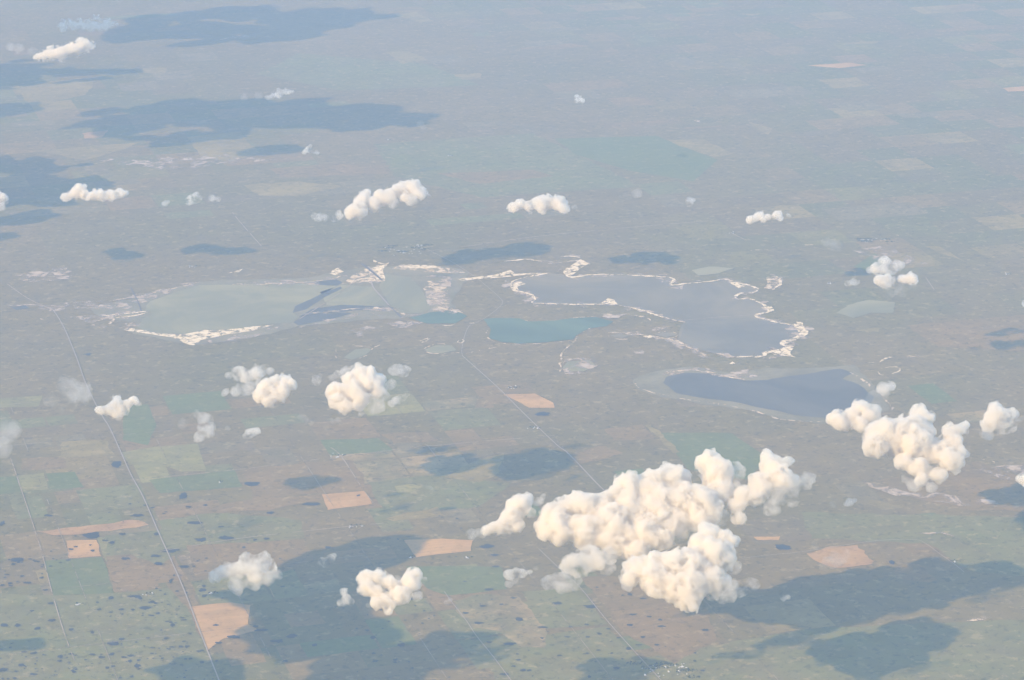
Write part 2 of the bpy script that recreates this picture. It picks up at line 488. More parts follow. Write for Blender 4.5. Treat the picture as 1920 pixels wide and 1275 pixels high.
patch('lake', [(1027,513),(990,520),(963,527),(958,532),(963,543),(977,548),(993,552),(1003,562),(1000,570),(1057,571),(1127,572),(1160,573),(1207,583),(1240,595),(1282,605),(1277,612),(1270,640),(1290,652),(1347,665),(1377,670),(1400,670),(1427,668),(1440,660),(1477,652),(1467,645),(1487,638),(1507,625),(1490,610),(1447,603),(1418,593),(1440,585),(1437,575),(1413,563),(1380,560),(1390,550),(1418,547),(1417,538),(1390,531),(1360,526),(1333,530),(1280,533),(1257,535),(1263,523),(1207,518),(1140,516),(1107,517),(1073,521),(1060,515)], 'grey_lake', 5.5, 10, label='wide grey lake with a white salt shoreline')
patch('lake', [(1284,608),(1330,600),(1400,596),(1445,604),(1488,611),(1503,625),(1465,644),(1474,652),(1438,660),(1425,667),(1377,669),(1347,664),(1290,650),(1274,640)], 'basin_lake', 6.2, 10, label='bluer southern basin of the salt-rimmed lake')
patch('mud_flat', [(1188,713),(1210,703),(1250,693),(1300,688),(1370,700),(1440,690),(1520,690),(1600,685),(1625,705),(1650,740),(1665,770),(1600,795),(1545,795),(1470,787),(1430,775),(1370,765),(1290,752),(1240,745),(1205,735),(1190,722)], 'fringe', 4.0, 50, label='pale shore flats round the curved lake')
patch('lake', [(1243,718),(1250,707),(1285,699),(1330,701),(1360,707),(1395,714),(1440,713),(1480,706),(1530,699),(1575,692),(1600,700),(1580,711),(1610,722),(1640,745),(1625,770),(1560,785),(1500,780),(1440,768),(1380,755),(1320,747),(1270,738)], 'blue_lake', 5.5, 22, label='curved slate-blue lake with a pale southern shore')
patch('lake', [(1567,587),(1590,572),(1630,563),(1677,567),(1673,587),(1633,587),(1600,597)], 'pale_lake', 5.5, 20, label='small pale lake shaped like a leaf on the right')
patch('lake', [(1297,507),(1330,500),(1377,503),(1347,513),(1310,517)], 'pale_lake', 5.5, 15, label='small pale pan north of the wide grey lake')
patch('lake', [(797,656),(817,648),(847,648),(856,657),(827,663),(803,662)], 'pale_lake', 5.5, 8, label='pale pond with a tail beside the bend in the road')
patch('lake', [(645,671),(665,656),(690,653),(696,656),(684,667),(660,675)], 'pale_lake', 5.5, 8, label='pale oval pond above the round bright cloud')
patch('lake', [(1055,690),(1065,679),(1105,676),(1115,685),(1095,697),(1062,697)], 'pale_lake', 5.5, 15)
patch('lake', [(20,577),(48,573),(55,578),(30,582)], 'blue_lake', 5.5, 8)
patch('lake', [(1228,628),(1242,624),(1265,624),(1270,629),(1250,633)], 'grey_lake', 5.8, 8)
patch('lake', [(1143,630),(1165,626),(1180,630),(1165,635)], 'grey_lake', 5.8, 8)

#SALT: patches of crust, then ragged shorelines
for mat, px, amp in [
    ('salt', [(233,620),(287,628),(327,635),(357,648),(363,648),(377,638),(427,628),(467,622),(513,610),(467,614),(417,619),(383,619),(340,628),(300,626),(247,616)], 25),
    ('salt_faint', [(357,648),(430,640),(480,632),(530,612),(467,620),(400,630)], 30),
    ('salt_faint', [(170,575),(247,556),(330,535),(373,530),(330,547),(283,563),(240,580),(200,585)], 40),
    ('salt_faint', [(60,580),(110,570),(200,562),(190,578),(100,585)], 60),
    ('salt_thin', [(640,533),(660,518),(683,505),(730,493),(717,508),(722,527),(703,532),(673,532)], 25),
    ('salt', [(683,507),(730,494),(718,506),(722,524),(706,526),(700,514)], 20),
    ('salt', [(615,513),(633,502),(645,510),(630,517)], 12),
    ('salt_thin', [(733,505),(753,497),(807,497),(847,505),(873,512),(827,513),(773,507)], 20),
    ('salt', [(750,501),(770,498),(810,498),(830,502),(800,503),(770,504)], 12),
    ('salt', [(857,524),(887,521),(927,516),(957,507),(967,514),(1027,512),(960,519),(913,523),(867,527)], 10),
    ('salt_thin', [(800,528),(840,522),(837,552),(843,568),(840,582),(813,583),(800,558),(793,542)], 40),
    ('salt_faint', [(770,527),(800,525),(795,545),(808,583),(850,590),(845,560),(850,520),(810,517)], 60),
    ('salt', [(1060,505),(1075,496),(1088,487),(1105,495),(1090,503),(1072,518),(1060,516)], 18),
    ('salt', [(1127,569),(1140,560),(1152,563),(1160,572),(1145,573)], 12),
    ('salt', [(963,531),(975,529),(986,533),(970,538),(973,545),(962,540)], 10),
    ('salt_thin', [(1437,522),(1460,520),(1464,532),(1450,545),(1432,541),(1440,532)], 20),
    ('salt', [(1365,529),(1385,530),(1398,537),(1385,541)], 12), ('salt', [(1437,575),(1448,576),(1452,583),(1440,587)], 10),
    ('salt', [(1493,604),(1505,605),(1510,625),(1499,629),(1493,615)], 18),
    ('salt', [(1445,658),(1470,652),(1488,654),(1482,662),(1492,671),(1470,668),(1452,666)], 22),
    ('salt_thin', [(1470,640),(1485,636),(1497,642),(1485,655),(1475,650)], 22),
    ('salt', [(1367,683),(1373,679),(1379,682),(1372,684)], 6),
    ('salt_thin', [(1135,589),(1150,590),(1145,597),(1138,595)], 8),
    ('salt_thin', [(1165,625),(1200,622),(1202,629),(1180,629)], 10), ('salt', [(1205,631),(1225,629),(1230,634),(1215,635)], 8),
    ('salt_faint', [(1050,685),(1060,674),(1107,671),(1122,684),(1100,702),(1060,702)], 25),
    ('salt_faint', [(655,620),(690,612),(712,618),(700,628),(670,632)], 30),
    ('salt_faint', [(725,607),(760,602),(795,605),(780,615),(740,614)], 30), ('salt_faint', [(1187,658),(1205,655),(1208,664),(1192,664)], 15),
    ('salt_faint', [(130,595),(200,590),(240,585),(200,600),(165,605)], 30), ('salt_faint', [(1320,700),(1400,690),(1440,700),(1400,712),(1350,708)], 40),
    ('salt', [(426,513),(446,508),(455,505),(448,511)], 6), ('salt_faint', [(20,515),(120,500),(160,520),(60,530)], 60),
    ('salt_faint', [(180,300),(400,290),(520,300),(300,320)], 90), ('salt_faint', [(1600,470),(1660,462),(1740,495),(1670,500)], 50),
    ('salt_faint', [(1830,880),(1920,870),(1950,900),(1880,900)], 60), ('salt_faint', [(1610,905),(1760,925),(1900,945),(1800,950),(1680,930)], 50),
]:
    patch('salt_flat', px, mat, 7.0 + rnd.random() * .3, amp)
for mat, wd, rgh, px in [
    ('salt', 55, .8, [(1027,513),(990,520),(963,527),(958,532),(963,543),(977,548),(993,552),(1003,562),(1000,569),(1057,571),(1127,571),(1145,568),(1160,573),(1207,583),(1240,595),(1285,605)]),
    ('salt', 50, .8, [(1065,502),(1060,515),(1073,521),(1107,516),(1140,515),(1207,518),(1263,523),(1257,535),(1290,532),(1333,529),(1360,525),(1390,532),(1418,540),(1415,548),(1390,550),(1380,560),(1413,563),(1437,577),(1440,585),(1418,593),(1447,603),(1490,611)]),
    ('salt', 75, .9, [(1490,608),(1500,615),(1507,625),(1490,635),(1467,645),(1478,652),(1460,660),(1440,662),(1427,669),(1400,670),(1377,670)]),
    ('salt_thin', 45, .8, [(1377,670),(1347,664),(1310,657),(1285,650),(1270,640),(1225,632),(1200,628),(1165,625),(1140,625)]),
    ('salt', 40, .9, [(945,491),(990,487),(1010,490),(1050,493),(1080,490),(1108,497)]),
    ('salt', 40, .9, [(1048,482),(1070,481),(1088,484)]),
    ('salt_thin', 40, .8, [(1133,590),(1150,592),(1180,590),(1215,598),(1219,602)]),
    ('salt_thin', 35, .8, [(1140,630),(1152,636),(1180,637),(1198,633)]),
    ('salt_thin', 45, .8, [(1284,646),(1305,657),(1325,668),(1342,674)]),
    ('salt_thin', 25, .6, [(1220,628),(1250,622),(1270,627),(1262,634),(1235,636),(1222,630)]),
    ('salt_thin', 40, .8, [(1220,622),(1240,617),(1262,612)]),
    ('salt', 45, .8, [(1437,521),(1455,519),(1463,530),(1450,545)]),
    ('salt_thin', 35, .9, [(1190,715),(1198,728),(1240,740),(1290,750),(1350,759),(1400,768),(1440,780),(1470,788),(1545,792),(1600,791)]),
    ('salt_thin', 40, .9, [(1243,703),(1280,695),(1320,697),(1370,708),(1400,713)]),
    ('salt_thin', 35, .9, [(1590,697),(1615,710),(1635,728),(1655,745),(1672,765)]),
    ('salt', 30, .8, [(1627,680),(1645,680),(1660,673),(1673,670)]),
    ('salt', 25, .7, [(1645,697),(1652,704),(1672,702),(1687,695),(1680,689),(1660,690)]),
    ('salt_thin', 40, .6, [(1702,667),(1712,669),(1718,666)]),
    ('salt_thin', 60, .9, [(640,513),(633,520),(600,527),(567,530),(500,533),(433,534)]),
    ('salt_thin', 40, .9, [(375,531),(340,538),(300,547),(247,558),(205,566)]),
    ('salt_faint', 60, .9, [(205,566),(150,572),(90,577),(50,572),(10,575)]),
    ('salt_thin', 40, .8, [(170,607),(187,601),(213,598),(205,608),(187,615),(172,609)]),
    ('salt', 40, .9, [(192,593),(233,589),(273,585),(263,590),(217,597)]),
    ('salt_thin', 60, .9, [(250,603),(242,613),(233,620)]),
    ('salt_thin', 55, .9, [(570,590),(640,583),(690,578),(738,582),(760,590),(790,590)]),
    ('salt_faint', 80, .9, [(550,616),(600,607),(640,598),(700,590),(760,598)]),
    ('salt', 45, .9, [(840,582),(855,584),(871,588)]),
    ('salt', 35, .9, [(828,610),(843,611),(853,607)]), ('salt', 30, .9, [(880,607),(895,606)]),
    ('salt_thin', 25, .7, [(914,620),(914,634),(935,643),(973,646),(1033,644),(1072,639)]),
    ('salt_thin', 25, .7, [(1035,602),(1073,597),(1120,594)]), ('salt_thin', 20, .7, [(975,597),(990,603)]),
    ('salt_thin', 30, .9, [(1108,615),(1085,628),(1078,640),(1060,655),(1052,668),(1052,690),(1050,698)]),
    ('salt', 30, .8, [(788,641),(795,637),(805,635),(798,641),(789,643)]),
    ('salt', 28, .5, [(857,643),(860,639),(867,637),(870,640),(865,644),(857,643)]),
    ('salt_thin', 30, .8, [(795,655),(810,648),(830,646),(850,649)]),
    ('salt_thin', 35, .9, [(796,657),(805,663),(830,664),(860,662),(880,662),(905,656),(932,652)]),
    ('salt_thin', 30, .8, [(630,655),(629,668),(640,676),(662,676),(688,667),(697,656),(713,647)]),
    ('salt_thin', 30, .8, [(653,650),(675,650),(700,653)]),
    ('salt', 30, .8, [(700,488),(708,493),(722,496)]), ('salt', 45, .8, [(650,530),(690,522),(705,527)]),
    ('salt_thin', 30, .8, [(1400,471),(1430,469),(1447,470)]), ('salt', 25, .8, [(1503,460),(1518,460),(1527,459)]),
    ('salt_thin', 30, .9, [(1613,451),(1635,449),(1655,453)]), ('salt_thin', 30, .6, [(1680,442),(1710,442)]),
    ('salt_thin', 30, .9, [(75,598),(85,600),(97,598)]), ('salt_faint', 30, .9, [(465,516),(482,516)]),
    ('salt_faint', 40, .9, [(1700,1003),(1760,1000),(1800,1010)]), ('salt_thin', 40, .9, [(1812,1165),(1845,1162),(1860,1163)]),
    ('salt_faint', 50, .9, [(1650,755),(1670,758),(1672,770)]), ('salt_thin', 35, .9, [(1835,862),(1860,866),(1865,870)]),
    ('salt_faint', 30, .9, [(1215,757),(1262,756)]), ('salt_faint', 30, .9, [(1210,490),(1250,487),(1275,490)]),
    ('salt_faint', 60, .9, [(280,225),(330,223),(385,223)]), ('salt_thin', 60, .9, [(410,75),(440,71),(480,70)]),
    ('salt_thin', 70, .9, [(1298,228),(1312,227)]), ('salt_thin', 70, .9, [(1340,225),(1357,225)]),
]:
    if mat != 'salt_faint' and wd >= 40:
        ribbon('mud_shore', px, 'salt_faint', 6.8 + rnd.random() * .1, wd * 3.2, .9, amp=wd * .8, step_m=60)
    ribbon('salt_shore', px, mat, 7.6 + rnd.random() * .3, wd * .8, rgh, amp=wd * .45, step_m=35)

#ROADS
for px, wd, mat, lab in [
    ([(445,1360),(410,1275),(375,1185),(340,1095),(300,1005),(268,932),(245,890),(225,845),(205,802),(190,778),(163,725),(143,670),(120,615),(100,582)], 13, 'road', 'long straight gravel road running away on the left'),
    ([(100,582),(55,562),(13,533)], 13, 'track', None),
    ([(1300,1095),(1200,990),(1127,915),(1067,853),(1045,836),(1007,800),(973,767),(933,727),(867,668)], 12, 'road', 'diagonal gravel road that leads from the big cloud to the lakes'),
    ([(867,668),(866,655),(872,628),(880,612),(893,606),(917,592),(935,578),(942,569),(938,560),(900,527),(873,508),(840,488),(800,468)], 7, 'road', None),
    ([(1010,1030),(1055,1073),(1088,1103),(1140,1167),(1213,1248),(1290,1330)], 9, 'road', 'pale road passing the village at the lower edge'),
    ([(833,1110),(847,1130),(873,1163),(893,1193),(923,1230),(953,1270),(1000,1330)], 8, 'road', 'narrow pale road along the spotted tan field'),
    ([(1390,1048),(1450,1041),(1510,1035),(1633,1016),(1713,1013),(1735,1020),(1760,1038),(1787,1057),(1808,1074)], 7, 'road', 'curving pale road right of the amber field'),
    ([(245,902),(280,898),(443,882),(533,870),(640,857),(760,842),(833,835),(947,825),(1040,818)], 10, 'track', None),
    ([(300,1035),(400,1018),(480,1007),(637,990),(720,982)], 10, 'track', None),
    ([(800,472),(880,462),(1017,443),(1207,425),(1330,415)], 13, 'track', None), ([(433,395),(450,417),(490,462)], 13, 'track', None),
    ([(620,840),(640,857),(677,913),(700,945)], 11, 'track', None), ([(20,860),(42,925),(67,1000),(80,1043),(97,1110),(120,1187),(140,1240)], 10, 'track', None),
    ([(1250,605),(1330,597),(1415,591)], 10, 'track', None),
    ([(678,495),(697,510),(717,527)], 40, 'dark_road', None), ([(696,527),(700,540),(713,555),(730,574)], 22, 'road', None), ([(728,573),(740,584),(752,596)], 16, 'dark_road', None),
    ([(690,500),(718,527)], 18, 'road', None), ([(560,600),(600,575),(640,548),(665,528)], 14, 'track', None), ([(245,540),(258,565),(265,585)], 14, 'dark_road', None),
    ([(1370,437),(1400,452)], 12, 'track', None), ([(1735,520),(1752,545)], 12, 'track', None),
]:
    ribbon('road', px, mat, 9.0 + rnd.random() * .4, wd, 0.0, amp=0.0, step_m=150, label=lab)

# survey tracks every mile across the near country
for i in range(-6, 7):
    a_ = i * 1609 + 420
    p0, p1 = ux * a_ + uy * 22500, ux * a_ + uy * (33500 + 900 * (i % 3))
    q = [to_px(p0.lerp(p1, t / 8)) for t in range(9)]
    ribbon('track', q, 'faint_track', 8.4 + .01 * i, 8, 0.0, amp=3, step_m=200)
for j in range(9):
    b_ = 24140 + j * 1609
    p0, p1 = ux * (-9000) + uy * b_, ux * (2500 + 1500 * (j % 4)) + uy * b_
    q = [to_px(p0.lerp(p1, t / 8)) for t in range(9)]
    ribbon('track', q, 'faint_track', 8.7 + .01 * j, 9, 0.0, amp=3, step_m=200)
#PONDS  (x, y, width, height in the photograph's measure)
PONDS = [(173,1005,40,12),(197,1014,14,4),(210,1018,12,5),(293,1002,14,6),(230,1002,14,6),(5,982,12,10),(33,1050,28,8),(67,1053,9,3),(128,1051,12,4),(235,1048,26,6),(320,1033,36,8),(292,1043,20,6),(298,1058,20,7),(345,1063,26,5),
 (365,981,36,6),(423,1009,38,8),(377,1013,24,9),(343,930,16,15),(470,908,38,9),(583,946,40,8),(353,951,14,4),(385,948,10,4),(273,948,14,3),(257,967,26,6),(90,967,22,4),(218,871,20,13),(507,962,18,5),(415,988,14,3),(500,1011,12,5),(478,1013,8,5),
 (457,1027,8,5),(615,1027,14,6),(253,1119,32,7),(380,1107,18,7),(272,1141,24,7),(95,1132,14,5),(60,1146,12,4),(97,1164,16,6),(33,1173,14,7),(8,1173,18,8),(70,1179,16,6),(133,1181,10,6),(173,1186,9,6),(213,1207,28,10),(228,1199,14,6),
 (210,1227,10,7),(133,1227,12,4),(113,1232,12,7),(112,1240,10,5),(173,1228,16,5),(190,1233,14,5),(40,1248,14,6),(5,1257,24,8),(63,1265,16,5),(257,1249,16,8),(78,1084,8,5),(53,1093,18,4),(85,1107,12,4),(42,1081,8,4),(13,1078,14,3),(20,1099,12,3),
 (320,1090,8,8),(332,1109,8,4),(285,1155,12,3),(313,1166,10,3),(343,1159,12,3),(245,1230,14,5),(232,1233,14,4),(345,1163,14,3),(547,1193,26,9),(520,1203,30,7),(590,1210,14,6),(535,1240,14,5),(480,1175,14,4),
 (973,1162,18,8),(913,1025,30,9),(927,1041,16,5),(1107,1138,28,8),(1045,1132,20,6),(1187,1153,16,4),(1217,1157,12,4),(1238,1163,10,4),(1180,1173,14,5),(1240,1175,18,4),(1100,1172,10,4),(1070,1176,8,4),(1017,1177,22,4),(957,1208,26,6),
 (900,1169,20,5),(873,1150,14,4),(1178,1217,12,7),(1157,1253,14,5),(945,1265,16,7),(963,1250,10,4),(972,1238,12,4),(980,1258,16,5),(753,1210,18,8),(918,1205,14,4),(1016,1197,8,4),(1063,1195,12,3),(1102,1195,10,4),(1141,1180,10,3),
 (1465,1027,38,11),(1672,1055,14,9),(1322,1182,18,5),(1318,1258,10,4),(1303,1240,8,4),(1303,1225,8,3),(1017,777,38,9),(918,1106,20,5),(905,1137,16,4),(963,1122,12,3),(940,1134,12,3),(1205,1123,14,3),(1197,1210,14,3),(1231,1210,10,4),
 (930,1063,16,4),(872,1091,8,3),(490,1182,30,5),(405,1173,14,4),(410,1206,18,4),(437,1195,30,8),(165,665,16,4)]
def pond_mesh(rx, ry, seed, z):
    n = 18
    bm = bmesh.new()
    vs = []
    for i in range(n):
        a = 2 * math.pi * i / n
        q = Vector((math.cos(a) * 1.3, math.sin(a) * 1.3, seed))
        r = 0.85 + 0.45 * noise.noise(q) + 0.35 * noise.noise(q * 2.3)
        vs.append(bm.verts.new((math.cos(a) * rx * r, math.sin(a) * ry * r, z)))
    bm.faces.new(vs)
    me = bpy.data.meshes.new('pond')
    bm.to_mesh(me)
    bm.free()
    return me
for i, (x, y, pw, ph) in enumerate(PONDS):
    c = gnd(x, y)
    Z = depth_of(c)
    sc = Z / FOC
    foreshort = ALT / (c - EYE).length
    o = link('pond', pond_mesh(pw * sc * .48, ph * sc / foreshort * .48, i * 7.3, 6.6 + .001 * i), M['pond'])
    o.location = (c.x, c.y, 0)
    tag(o, kind='structure')
# the smallest sloughs, too many to count
bm = bmesh.new()
for i in range(1000):
    reg = rnd.random()
    if reg < .55: x, y = rnd.uniform(-40, 420), rnd.uniform(1030, 1300)
    elif reg < .8: x, y = rnd.uniform(400, 1300), rnd.uniform(1100, 1300)
    else: x, y = rnd.uniform(-40, 900), rnd.uniform(920, 1300)
    c = gnd(x, y)
    if noise.noise(Vector((c.x / 1500, c.y / 1500, 3))) < 0.02: continue
    rx = rnd.choice((6, 9, 12, 16, 24)) * rnd.uniform(.7, 1.3)
    ry = rx * rnd.uniform(.6, 1.6)
    n = 9
    a0 = rnd.uniform(0, 6)
    vs = []
    for j in range(n):
        a = 2 * math.pi * j / n
        r = rnd.uniform(.6, 1.3)
        vs.append(bm.verts.new((c.x + math.cos(a) * rx * r, c.y + math.sin(a) * ry * r, 6.2 + i * .0004)))
    bm.faces.new(vs)
me = bpy.data.meshes.new('sloughs')
bm.to_mesh(me); bm.free()
tag(link('sloughs', me, M['pond']), 'countless tiny dark sloughs over the near pastures', kind='stuff')

#FARMS
def barn_mesh(l, wdt, h, rise):
    x, y = l / 2, wdt / 2
    v = [(-x,-y,0),(x,-y,0),(x,y,0),(-x,y,0),(-x,-y,h),(x,-y,h),(x,y,h),(-x,y,h),(-x,0,h+rise),(x,0,h+rise),
         (-x-.6,-y-.8,h+.1),(x+.6,-y-.8,h+.1),(x+.6,0,h+rise+.6),(-x-.6,0,h+rise+.6),(x+.6,y+.8,h+.1),(-x-.6,y+.8,h+.1)]
    me = bpy.data.meshes.new('barn')
    me.from_pydata(v[:10], [], [(0,1,5,4),(1,2,6,9,5),(2,3,7,6),(3,0,4,8,7),(0,3,2,1)])
    me.materials.append(M['wall'])
    mr = bpy.data.meshes.new('roof')
    b = v[10:]
    low = [(p[0], p[1], p[2] - .5) for p in b]
    mr.from_pydata(b + low, [], [(0,1,2,3),(3,2,4,5),(6,9,8,7),(9,11,10,8),(0,6,7,1),(5,4,10,11),(0,3,9,6),(3,5,11,9),(1,7,8,2),(2,8,10,4)])
    mr.materials.append(M['roof'])
    return me, mr
barns = [barn_mesh(34, 16, 6, 5), barn_mesh(20, 12, 5, 4), barn_mesh(14, 10, 4, 3)]
def bin_mesh():
    bm = bmesh.new()
    bmesh.ops.create_cone(bm, cap_ends=True, segments=16, radius1=5, radius2=5, depth=9)
    bmesh.ops.translate(bm, verts=bm.verts, vec=(0, 0, 4.5))
    b2 = bmesh.ops.create_cone(bm, cap_ends=True, segments=16, radius1=5.3, radius2=.4, depth=3)
    bmesh.ops.translate(bm, verts=b2['verts'], vec=(0, 0, 10.6))
    me = bpy.data.meshes.new('grain_bin'); bm.to_mesh(me); bm.free()
    me.materials.append(M['roof'])
    return me
binm = bin_mesh()
def tree_clump(name, c, rx, ry, n, z=0):
    bm = bmesh.new()
    for i in range(n):
        a, r = rnd.uniform(0, 6.28), math.sqrt(rnd.random())
        p = Vector((c.x + math.cos(a) * r * rx, c.y + math.sin(a) * r * ry, z + 5))
        s = bmesh.ops.create_icosphere(bm, subdivisions=1, radius=rnd.uniform(4, 8))
        for v in s['verts']:
            v.co = Vector((v.co.x, v.co.y, v.co.z * 1.2)) * rnd.uniform(.8, 1.15) + p
    me = bpy.data.meshes.new(name); bm.to_mesh(me); bm.free()
    return tag(link(name, me, M['tree']), kind='stuff')
FARMS = [(960,728,5,'beside the diagonal gravel road south of the lakes',0),(998,803,4,'on the diagonal gravel road near the big cloud',0),(363,500,4,'north of the pale western lake',0),(667,987,5,'in the middle pastures left of the orange field',0),
 (632,855,7,'at the corner of the green and pink fields',0),(277,1115,3,'just left of the straight gravel road',0),(397,1113,2,'right of the straight road above the orange field',0),(1787,1054,2,'by the curving road on the right',0),(322,301,2,'far off in the blue distance',0),
 (1557,531,3,'right of the salt-rimmed lake',0),(1888,514,3,'near the right edge',0),(1372,437,3,'far beyond the grey lake',0),(410,905,1,'on the dull green field in the left part',0),(768,1046,2,'south of the rimmed orange field',0),(877,1047,2,'south-east of the rimmed orange field',0),
 (145,1134,2,'inside the green pasture at lower left',0),(727,263,2,'in the far distance',0),(844,292,2,'far off beyond the long puffy cloud',0)]
for x, y, n, where, _ in FARMS:
    c = gnd(x, y)
    tree_clump('shelterbelt', c + Vector((20, 30, 0)), 90 if n > 3 else 45, 30, 14 if n > 3 else 7)
    for j in range(n):
        p = c + ux * (rnd.uniform(-1, 1) * 18 * n) + uy * (rnd.uniform(-1, 1) * 14 * n)
        if j % 4 == 3:
            o = link('grain_bin', binm)
            tag(o, 'pale round grain bin of the farmstead ' + where, 'grain bin', 'farm buildings ' + where)
        else:
            bw, br = barns[j % 3]
            o = link('barn', bw)
            r_ = link('roof', br, parent=o)
            kind = ('long', 'mid-sized', 'small')[j % 3]
            tag(o, kind + ' white-roofed farm building of the farmstead ' + where, 'barn', 'farm buildings ' + where)
        o.location = (p.x, p.y, 0.2)
        o.rotation_euler.z = -GRID + rnd.choice((0, math.pi / 2))
for (x, y, rx, ry, n, where) in [(1245,1256,45,14,26,'in the village at the lower edge'), (762,469,38,8,30,'in the village north of the salt works'), (1640,450,24,3,14,'in the hamlet far to the right')]:
    c = gnd(x, y)
    sc = depth_of(c) / FOC
    fs = ALT / (c - EYE).length
    for q in range(9):
        tree_clump('shelterbelt', c + Vector((rnd.uniform(-1, 1) * rx * sc * 1.2, rnd.uniform(-1, 1) * ry * sc / fs * 1.2, 0)), 90, 40, 22)
    for j in range(n):
        bw, br = barns[(0, 1, 2, 2, 2)[j % 5]]
        o = link('house', bw)
        link('roof', br, parent=o)
        sl = ('large', 'mid-sized', 'small', 'small', 'small')[j % 5]
        tag(o, sl + ' pale-roofed house ' + where, 'house', sl + ' houses ' + where)
        p = c + ux * (rnd.uniform(-1, 1) * rx * sc) + uy * (rnd.uniform(-1, 1) * ry * sc / fs)
        o.location = (p.x, p.y, 0.2)
        o.rotation_euler.z = -GRID + rnd.choice((0, math.pi / 2))

# ------------------------------------------------------------------ clouds
def cloud_material(name, density, cover, broken=0.0, lo=.40, hi=.68, rate=.12, aniso=0.25):
    """water droplets fill the body; a broken skin of denser droplets marks its edge"""
    m, t = new_mat(name)
    k = N(t)
    v = k.node('ShaderNodeVolumePrincipled')
    v.inputs['Color'].default_value = (0.996, 0.960, 0.88, 1)
    v.inputs['Density'].default_value = density
    v.inputs['Anisotropy'].default_value = aniso
    if broken:
        vec = k.pos(1 / 1000, 1 / 1000)
        vec.node.inputs['Scale'].default_value = (.001, .001, .001)
        nz = k.noise(vec, broken, 5, .6, .4)
        k.l(k.math('MULTIPLY', k.step(nz, lo, hi), density), v.inputs['Density'])
        m.cycles.volume_step_rate = rate
    tr = k.node('ShaderNodeBsdfTransparent')
    df = k.node('ShaderNodeBsdfDiffuse')
    df.inputs['Color'].default_value = (0.95, 0.94, 0.92, 1)
    tl = k.node('ShaderNodeBsdfTranslucent')
    tl.inputs['Color'].default_value = (0.95, 0.94, 0.92, 1)
    mx0 = k.node('ShaderNodeMixShader')
    mx0.inputs[0].default_value = 0.5
    k.l(df.outputs[0], mx0.inputs[1]); k.l(tl.outputs[0], mx0.inputs[2])
    mx = k.node('ShaderNodeMixShader')
    mx.inputs[0].default_value = cover
    k.l(tr.outputs[0], mx.inputs[1]); k.l(mx0.outputs[0], mx.inputs[2])
    o = k.node('ShaderNodeOutputMaterial')
    k.l(mx.outputs[0], o.inputs['Surface']); k.l(v.outputs[0], o.inputs['Volume'])
    return m
CM = dict(dense=cloud_material('cloud_dense', 0.032, 0.003, 8.0, .41, .56, .07), core=cloud_material('cloud_core', 0.022, 0.002),
          soft=cloud_material('cloud_soft', 0.022, 0.003, 7.0, .40, .62, .08),
          thin=cloud_material('cloud_thin', 0.012, 0.002, 6.0, .38, .64), veil=cloud_material('cloud_veil', 0.0030, 0.001, 3.0))
TEXS = {}
def tex(kind, size, depth=2):
    key = (kind, round(math.log(size) * 5))
    if key not in TEXS:
        tx = bpy.data.textures.new('billow', kind)
        tx.noise_scale = size
        if kind == 'VORONOI':
            tx.noise_intensity = 1.0
            tx.distance_metric = 'DISTANCE_SQUARED'
        else:
            tx.noise_depth = depth
            tx.noise_basis = 'ORIGINAL_PERLIN'
        TEXS[key] = tx
    return TEXS[key]
ICO = {}
def ico(sub):
    if sub not in ICO:
        bm = bmesh.new()
        bmesh.ops.create_icosphere(bm, subdivisions=sub, radius=1)
        ICO[sub] = (np.array([v.co[:] for v in bm.verts]), np.array([[v.index for v in f.verts] for f in bm.faces]))
        bm.free()
    return ICO[sub]
def cloud_mesh(balls, voxel, size, ragged=0.0, squash=0.9, smooth=5):
    """round masses fused into one skin, then heaped up in three sizes of cauliflower billow; RAGGED pulls the skin out of shape"""
    V, F, n = [], [], 0
    for (c, r) in balls:
        iv, jf = ico(2 if r > 3 * voxel else 1)
        V.append(iv * (r, r, r * squash) + np.array(c)); F.append(jf + n); n += len(iv)
    V, F = np.concatenate(V), np.concatenate(F)
    me = bpy.data.meshes.new('raw')
    me.from_pydata(V.tolist(), [], F.tolist())
    o = bpy.data.objects.new('raw', me)
    COL.objects.link(o)
    md = o.modifiers.new('r', 'REMESH')
    md.mode = 'VOXEL'
    md.voxel_size = voxel
    md.use_smooth_shade = True
    s = o.modifiers.new('s', 'SMOOTH'); s.factor = 0.5; s.iterations = smooth
    for tx, a, mid in ((tex('CLOUDS', size * 1.3, 3), size * (.45 + 1.3 * ragged), .5),
                       (tex('VORONOI', size * .60), -size * .20, .30),
                       (tex('VORONOI', size * .27), -size * .12, .30),
                       (tex('VORONOI', size * .13), -size * .08, .30),
                       (tex('CLOUDS', size * .16, 3), size * (.10 + .35 * ragged), .5)):
        d = o.modifiers.new('d', 'DISPLACE')
        d.texture = tx
        d.texture_coords = 'GLOBAL'
        d.strength = a
        d.mid_level = mid
    md = o.modifiers.new('r', 'REMESH')
    md.mode = 'VOXEL'
    md.voxel_size = voxel
    md.use_smooth_shade = True
    dg = bpy.context.evaluated_depsgraph_get()
    out = bpy.data.meshes.new_from_object(o.evaluated_get(dg), depsgraph=dg)
    bpy.data.objects.remove(o)
    bpy.data.meshes.remove(me)
    out.materials.clear()
    return out
TILT = math.radians(28)
